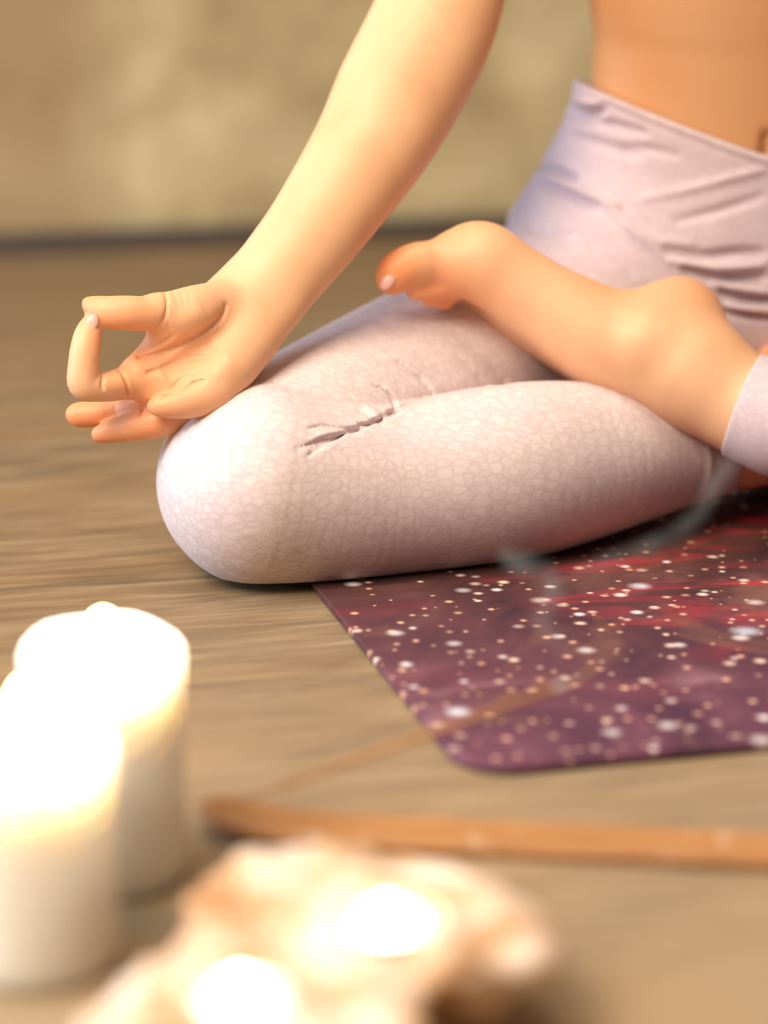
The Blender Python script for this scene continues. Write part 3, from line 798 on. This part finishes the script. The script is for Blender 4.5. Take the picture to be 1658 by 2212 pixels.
def tealight(p, label):
    z0 = .0345
    t = empty('tealight', (p.x, p.y, z0)); tag(t, label, 'candle', 'lit tealights in the pale slab')
    c = (p.x, p.y, z0)
    bm = bmesh.new(); lathe(bm, [(0, 0), (.0180, 0), (.0187, .0008), (.0192, .0155), (.0196, .0160), (.0192, .0163), (.0188, .0155), (.0183, .0015), (0, .0014)], c, 40)
    bmesh.ops.recalc_face_normals(bm, faces=bm.faces); bm_obj('metal_cup', bm, M['cup'], t)
    bm = bmesh.new(); lathe(bm, [(0, .0016), (.0180, .0016), (.0184, .0125), (.0176, .0130), (.012, .0124), (0, .0122)], c, 40)
    bmesh.ops.recalc_face_normals(bm, faces=bm.faces); bm_obj('wax', bm, M['wax'], t)
    bm = bmesh.new(); tube(bm, [(p.x, p.y, z0+.011), (p.x+.0005, p.y, z0+.018)], .0009, 8); bm_obj('wick', bm, M['wick'], t)
    bm = bmesh.new(); lathe(bm, flame_profile(.010, .0048), (p.x, p.y, z0+.0155), 24); bmesh.ops.recalc_face_normals(bm, faces=bm.faces)
    bm_obj('flame', bm, M['flame'], t)
    flame_light('flame_light', (p.x, p.y, z0+.020), .05, t)
tealight(wells[0], 'lit tealight sunk in the wide rear end of the pale slab')
tealight(wells[1], 'lit tealight sunk in the front of the pale slab, nearest the camera')

# ------------------------------------------------------------------ incense board, stick, smoke
b0 = floor_at(432, 1795); b1 = floor_at(1658, 1852)
bd = (b1-b0); bd.z = 0; bd.normalize(); bn = Vector((-bd.y, bd.x, 0))
def build_board():
    bm = bmesh.new(); L, W, T = .36, .036, .005; n = 60; rings = []
    for i in range(n+1):
        s = L*i/n
        lift = .010*max(0, (1-s/.075))**2 + .0006
        endw = min(1.0, math.sqrt(max(.02, min(s, L-s)/.014))) if min(s, L-s) < .014 else 1.0
        ring = []
        for (v, z) in ((-1, 0), (-1, T*.75), (-.94, T), (-.84, T), (-.55, T*.62), (0, T*.5), (.55, T*.62), (.84, T), (.94, T), (1, T*.75), (1, 0)):
            p = b0 + bd*s + bn*(v*W/2*endw); ring.append(bm.verts.new((p.x, p.y, lift+z)))
        rings.append(ring)
    for A_, B_ in zip(rings, rings[1:]):
        m = len(A_)
        for k in range(m): bm.faces.new((A_[k], A_[(k+1) % m], B_[(k+1) % m], B_[k]))
    bm.faces.new(rings[0]); bm.faces.new(rings[-1][::-1]); bmesh.ops.recalc_face_normals(bm, faces=bm.faces)
    o = bm_obj('incense_holder', bm, M['board'])
    tag(o, 'long shallow wooden incense board with an upturned end, dusted with ash', 'incense holder')
build_board()
sb = b0 + bd*.012 + Vector((0, 0, .013)); tip = at(1235, 1472, 1.165)
st = empty('incense_stick', tuple(sb)); tag(st, 'thin brown incense stick leaning up from the board, smoking', 'incense stick')
bm = bmesh.new(); tube(bm, [sb, sb.lerp(tip, .18)], .0008, 8); bm_obj('bamboo_core', bm, M['stick'], st)
bm = bmesh.new(); tube(bm, [sb.lerp(tip, .17), sb.lerp(tip, .95)], .0016, 10); bm_obj('incense_paste', bm, M['stick'], st)
bm = bmesh.new(); tube(bm, [sb.lerp(tip, .948), tip], [.0016, .0012], 10); bm_obj('ash_tip', bm, M['ember'], st)
def wisp(pts, rad):
    P = catmull([(*at(a, b, t), 0) for a, b, t in pts], 6)[:, :3]; R = catmull([(r, 0) for r in rad], 6)[:, 0]
    bm = bmesh.new(); tube(bm, [tuple(p) for p in P], list(R), 14); return bm
sm = empty('incense_smoke', tuple(tip)); tag(sm, 'faint grey wisps of smoke drifting up from the incense tip', 'smoke')
bm_obj('smoke_wisp', wisp([(1235, 1468, 1.165), (1205, 1400, 1.17), (1170, 1340, 1.175), (1195, 1275, 1.18), (1165, 1232, 1.185), (1105, 1206, 1.19), (1075, 1180, 1.195)],
                          [.001, .003, .0045, .005, .006, .0055, .002]), M['smoke'], sm)
bm_obj('smoke_wisp', wisp([(1195, 1275, 1.18), (1300, 1215, 1.19), (1430, 1165, 1.20), (1505, 1115, 1.205), (1540, 1050, 1.21), (1575, 1000, 1.215), (1600, 940, 1.22)],
                          [.001, .003, .004, .0042, .0045, .004, .002]), M['smoke'], sm)
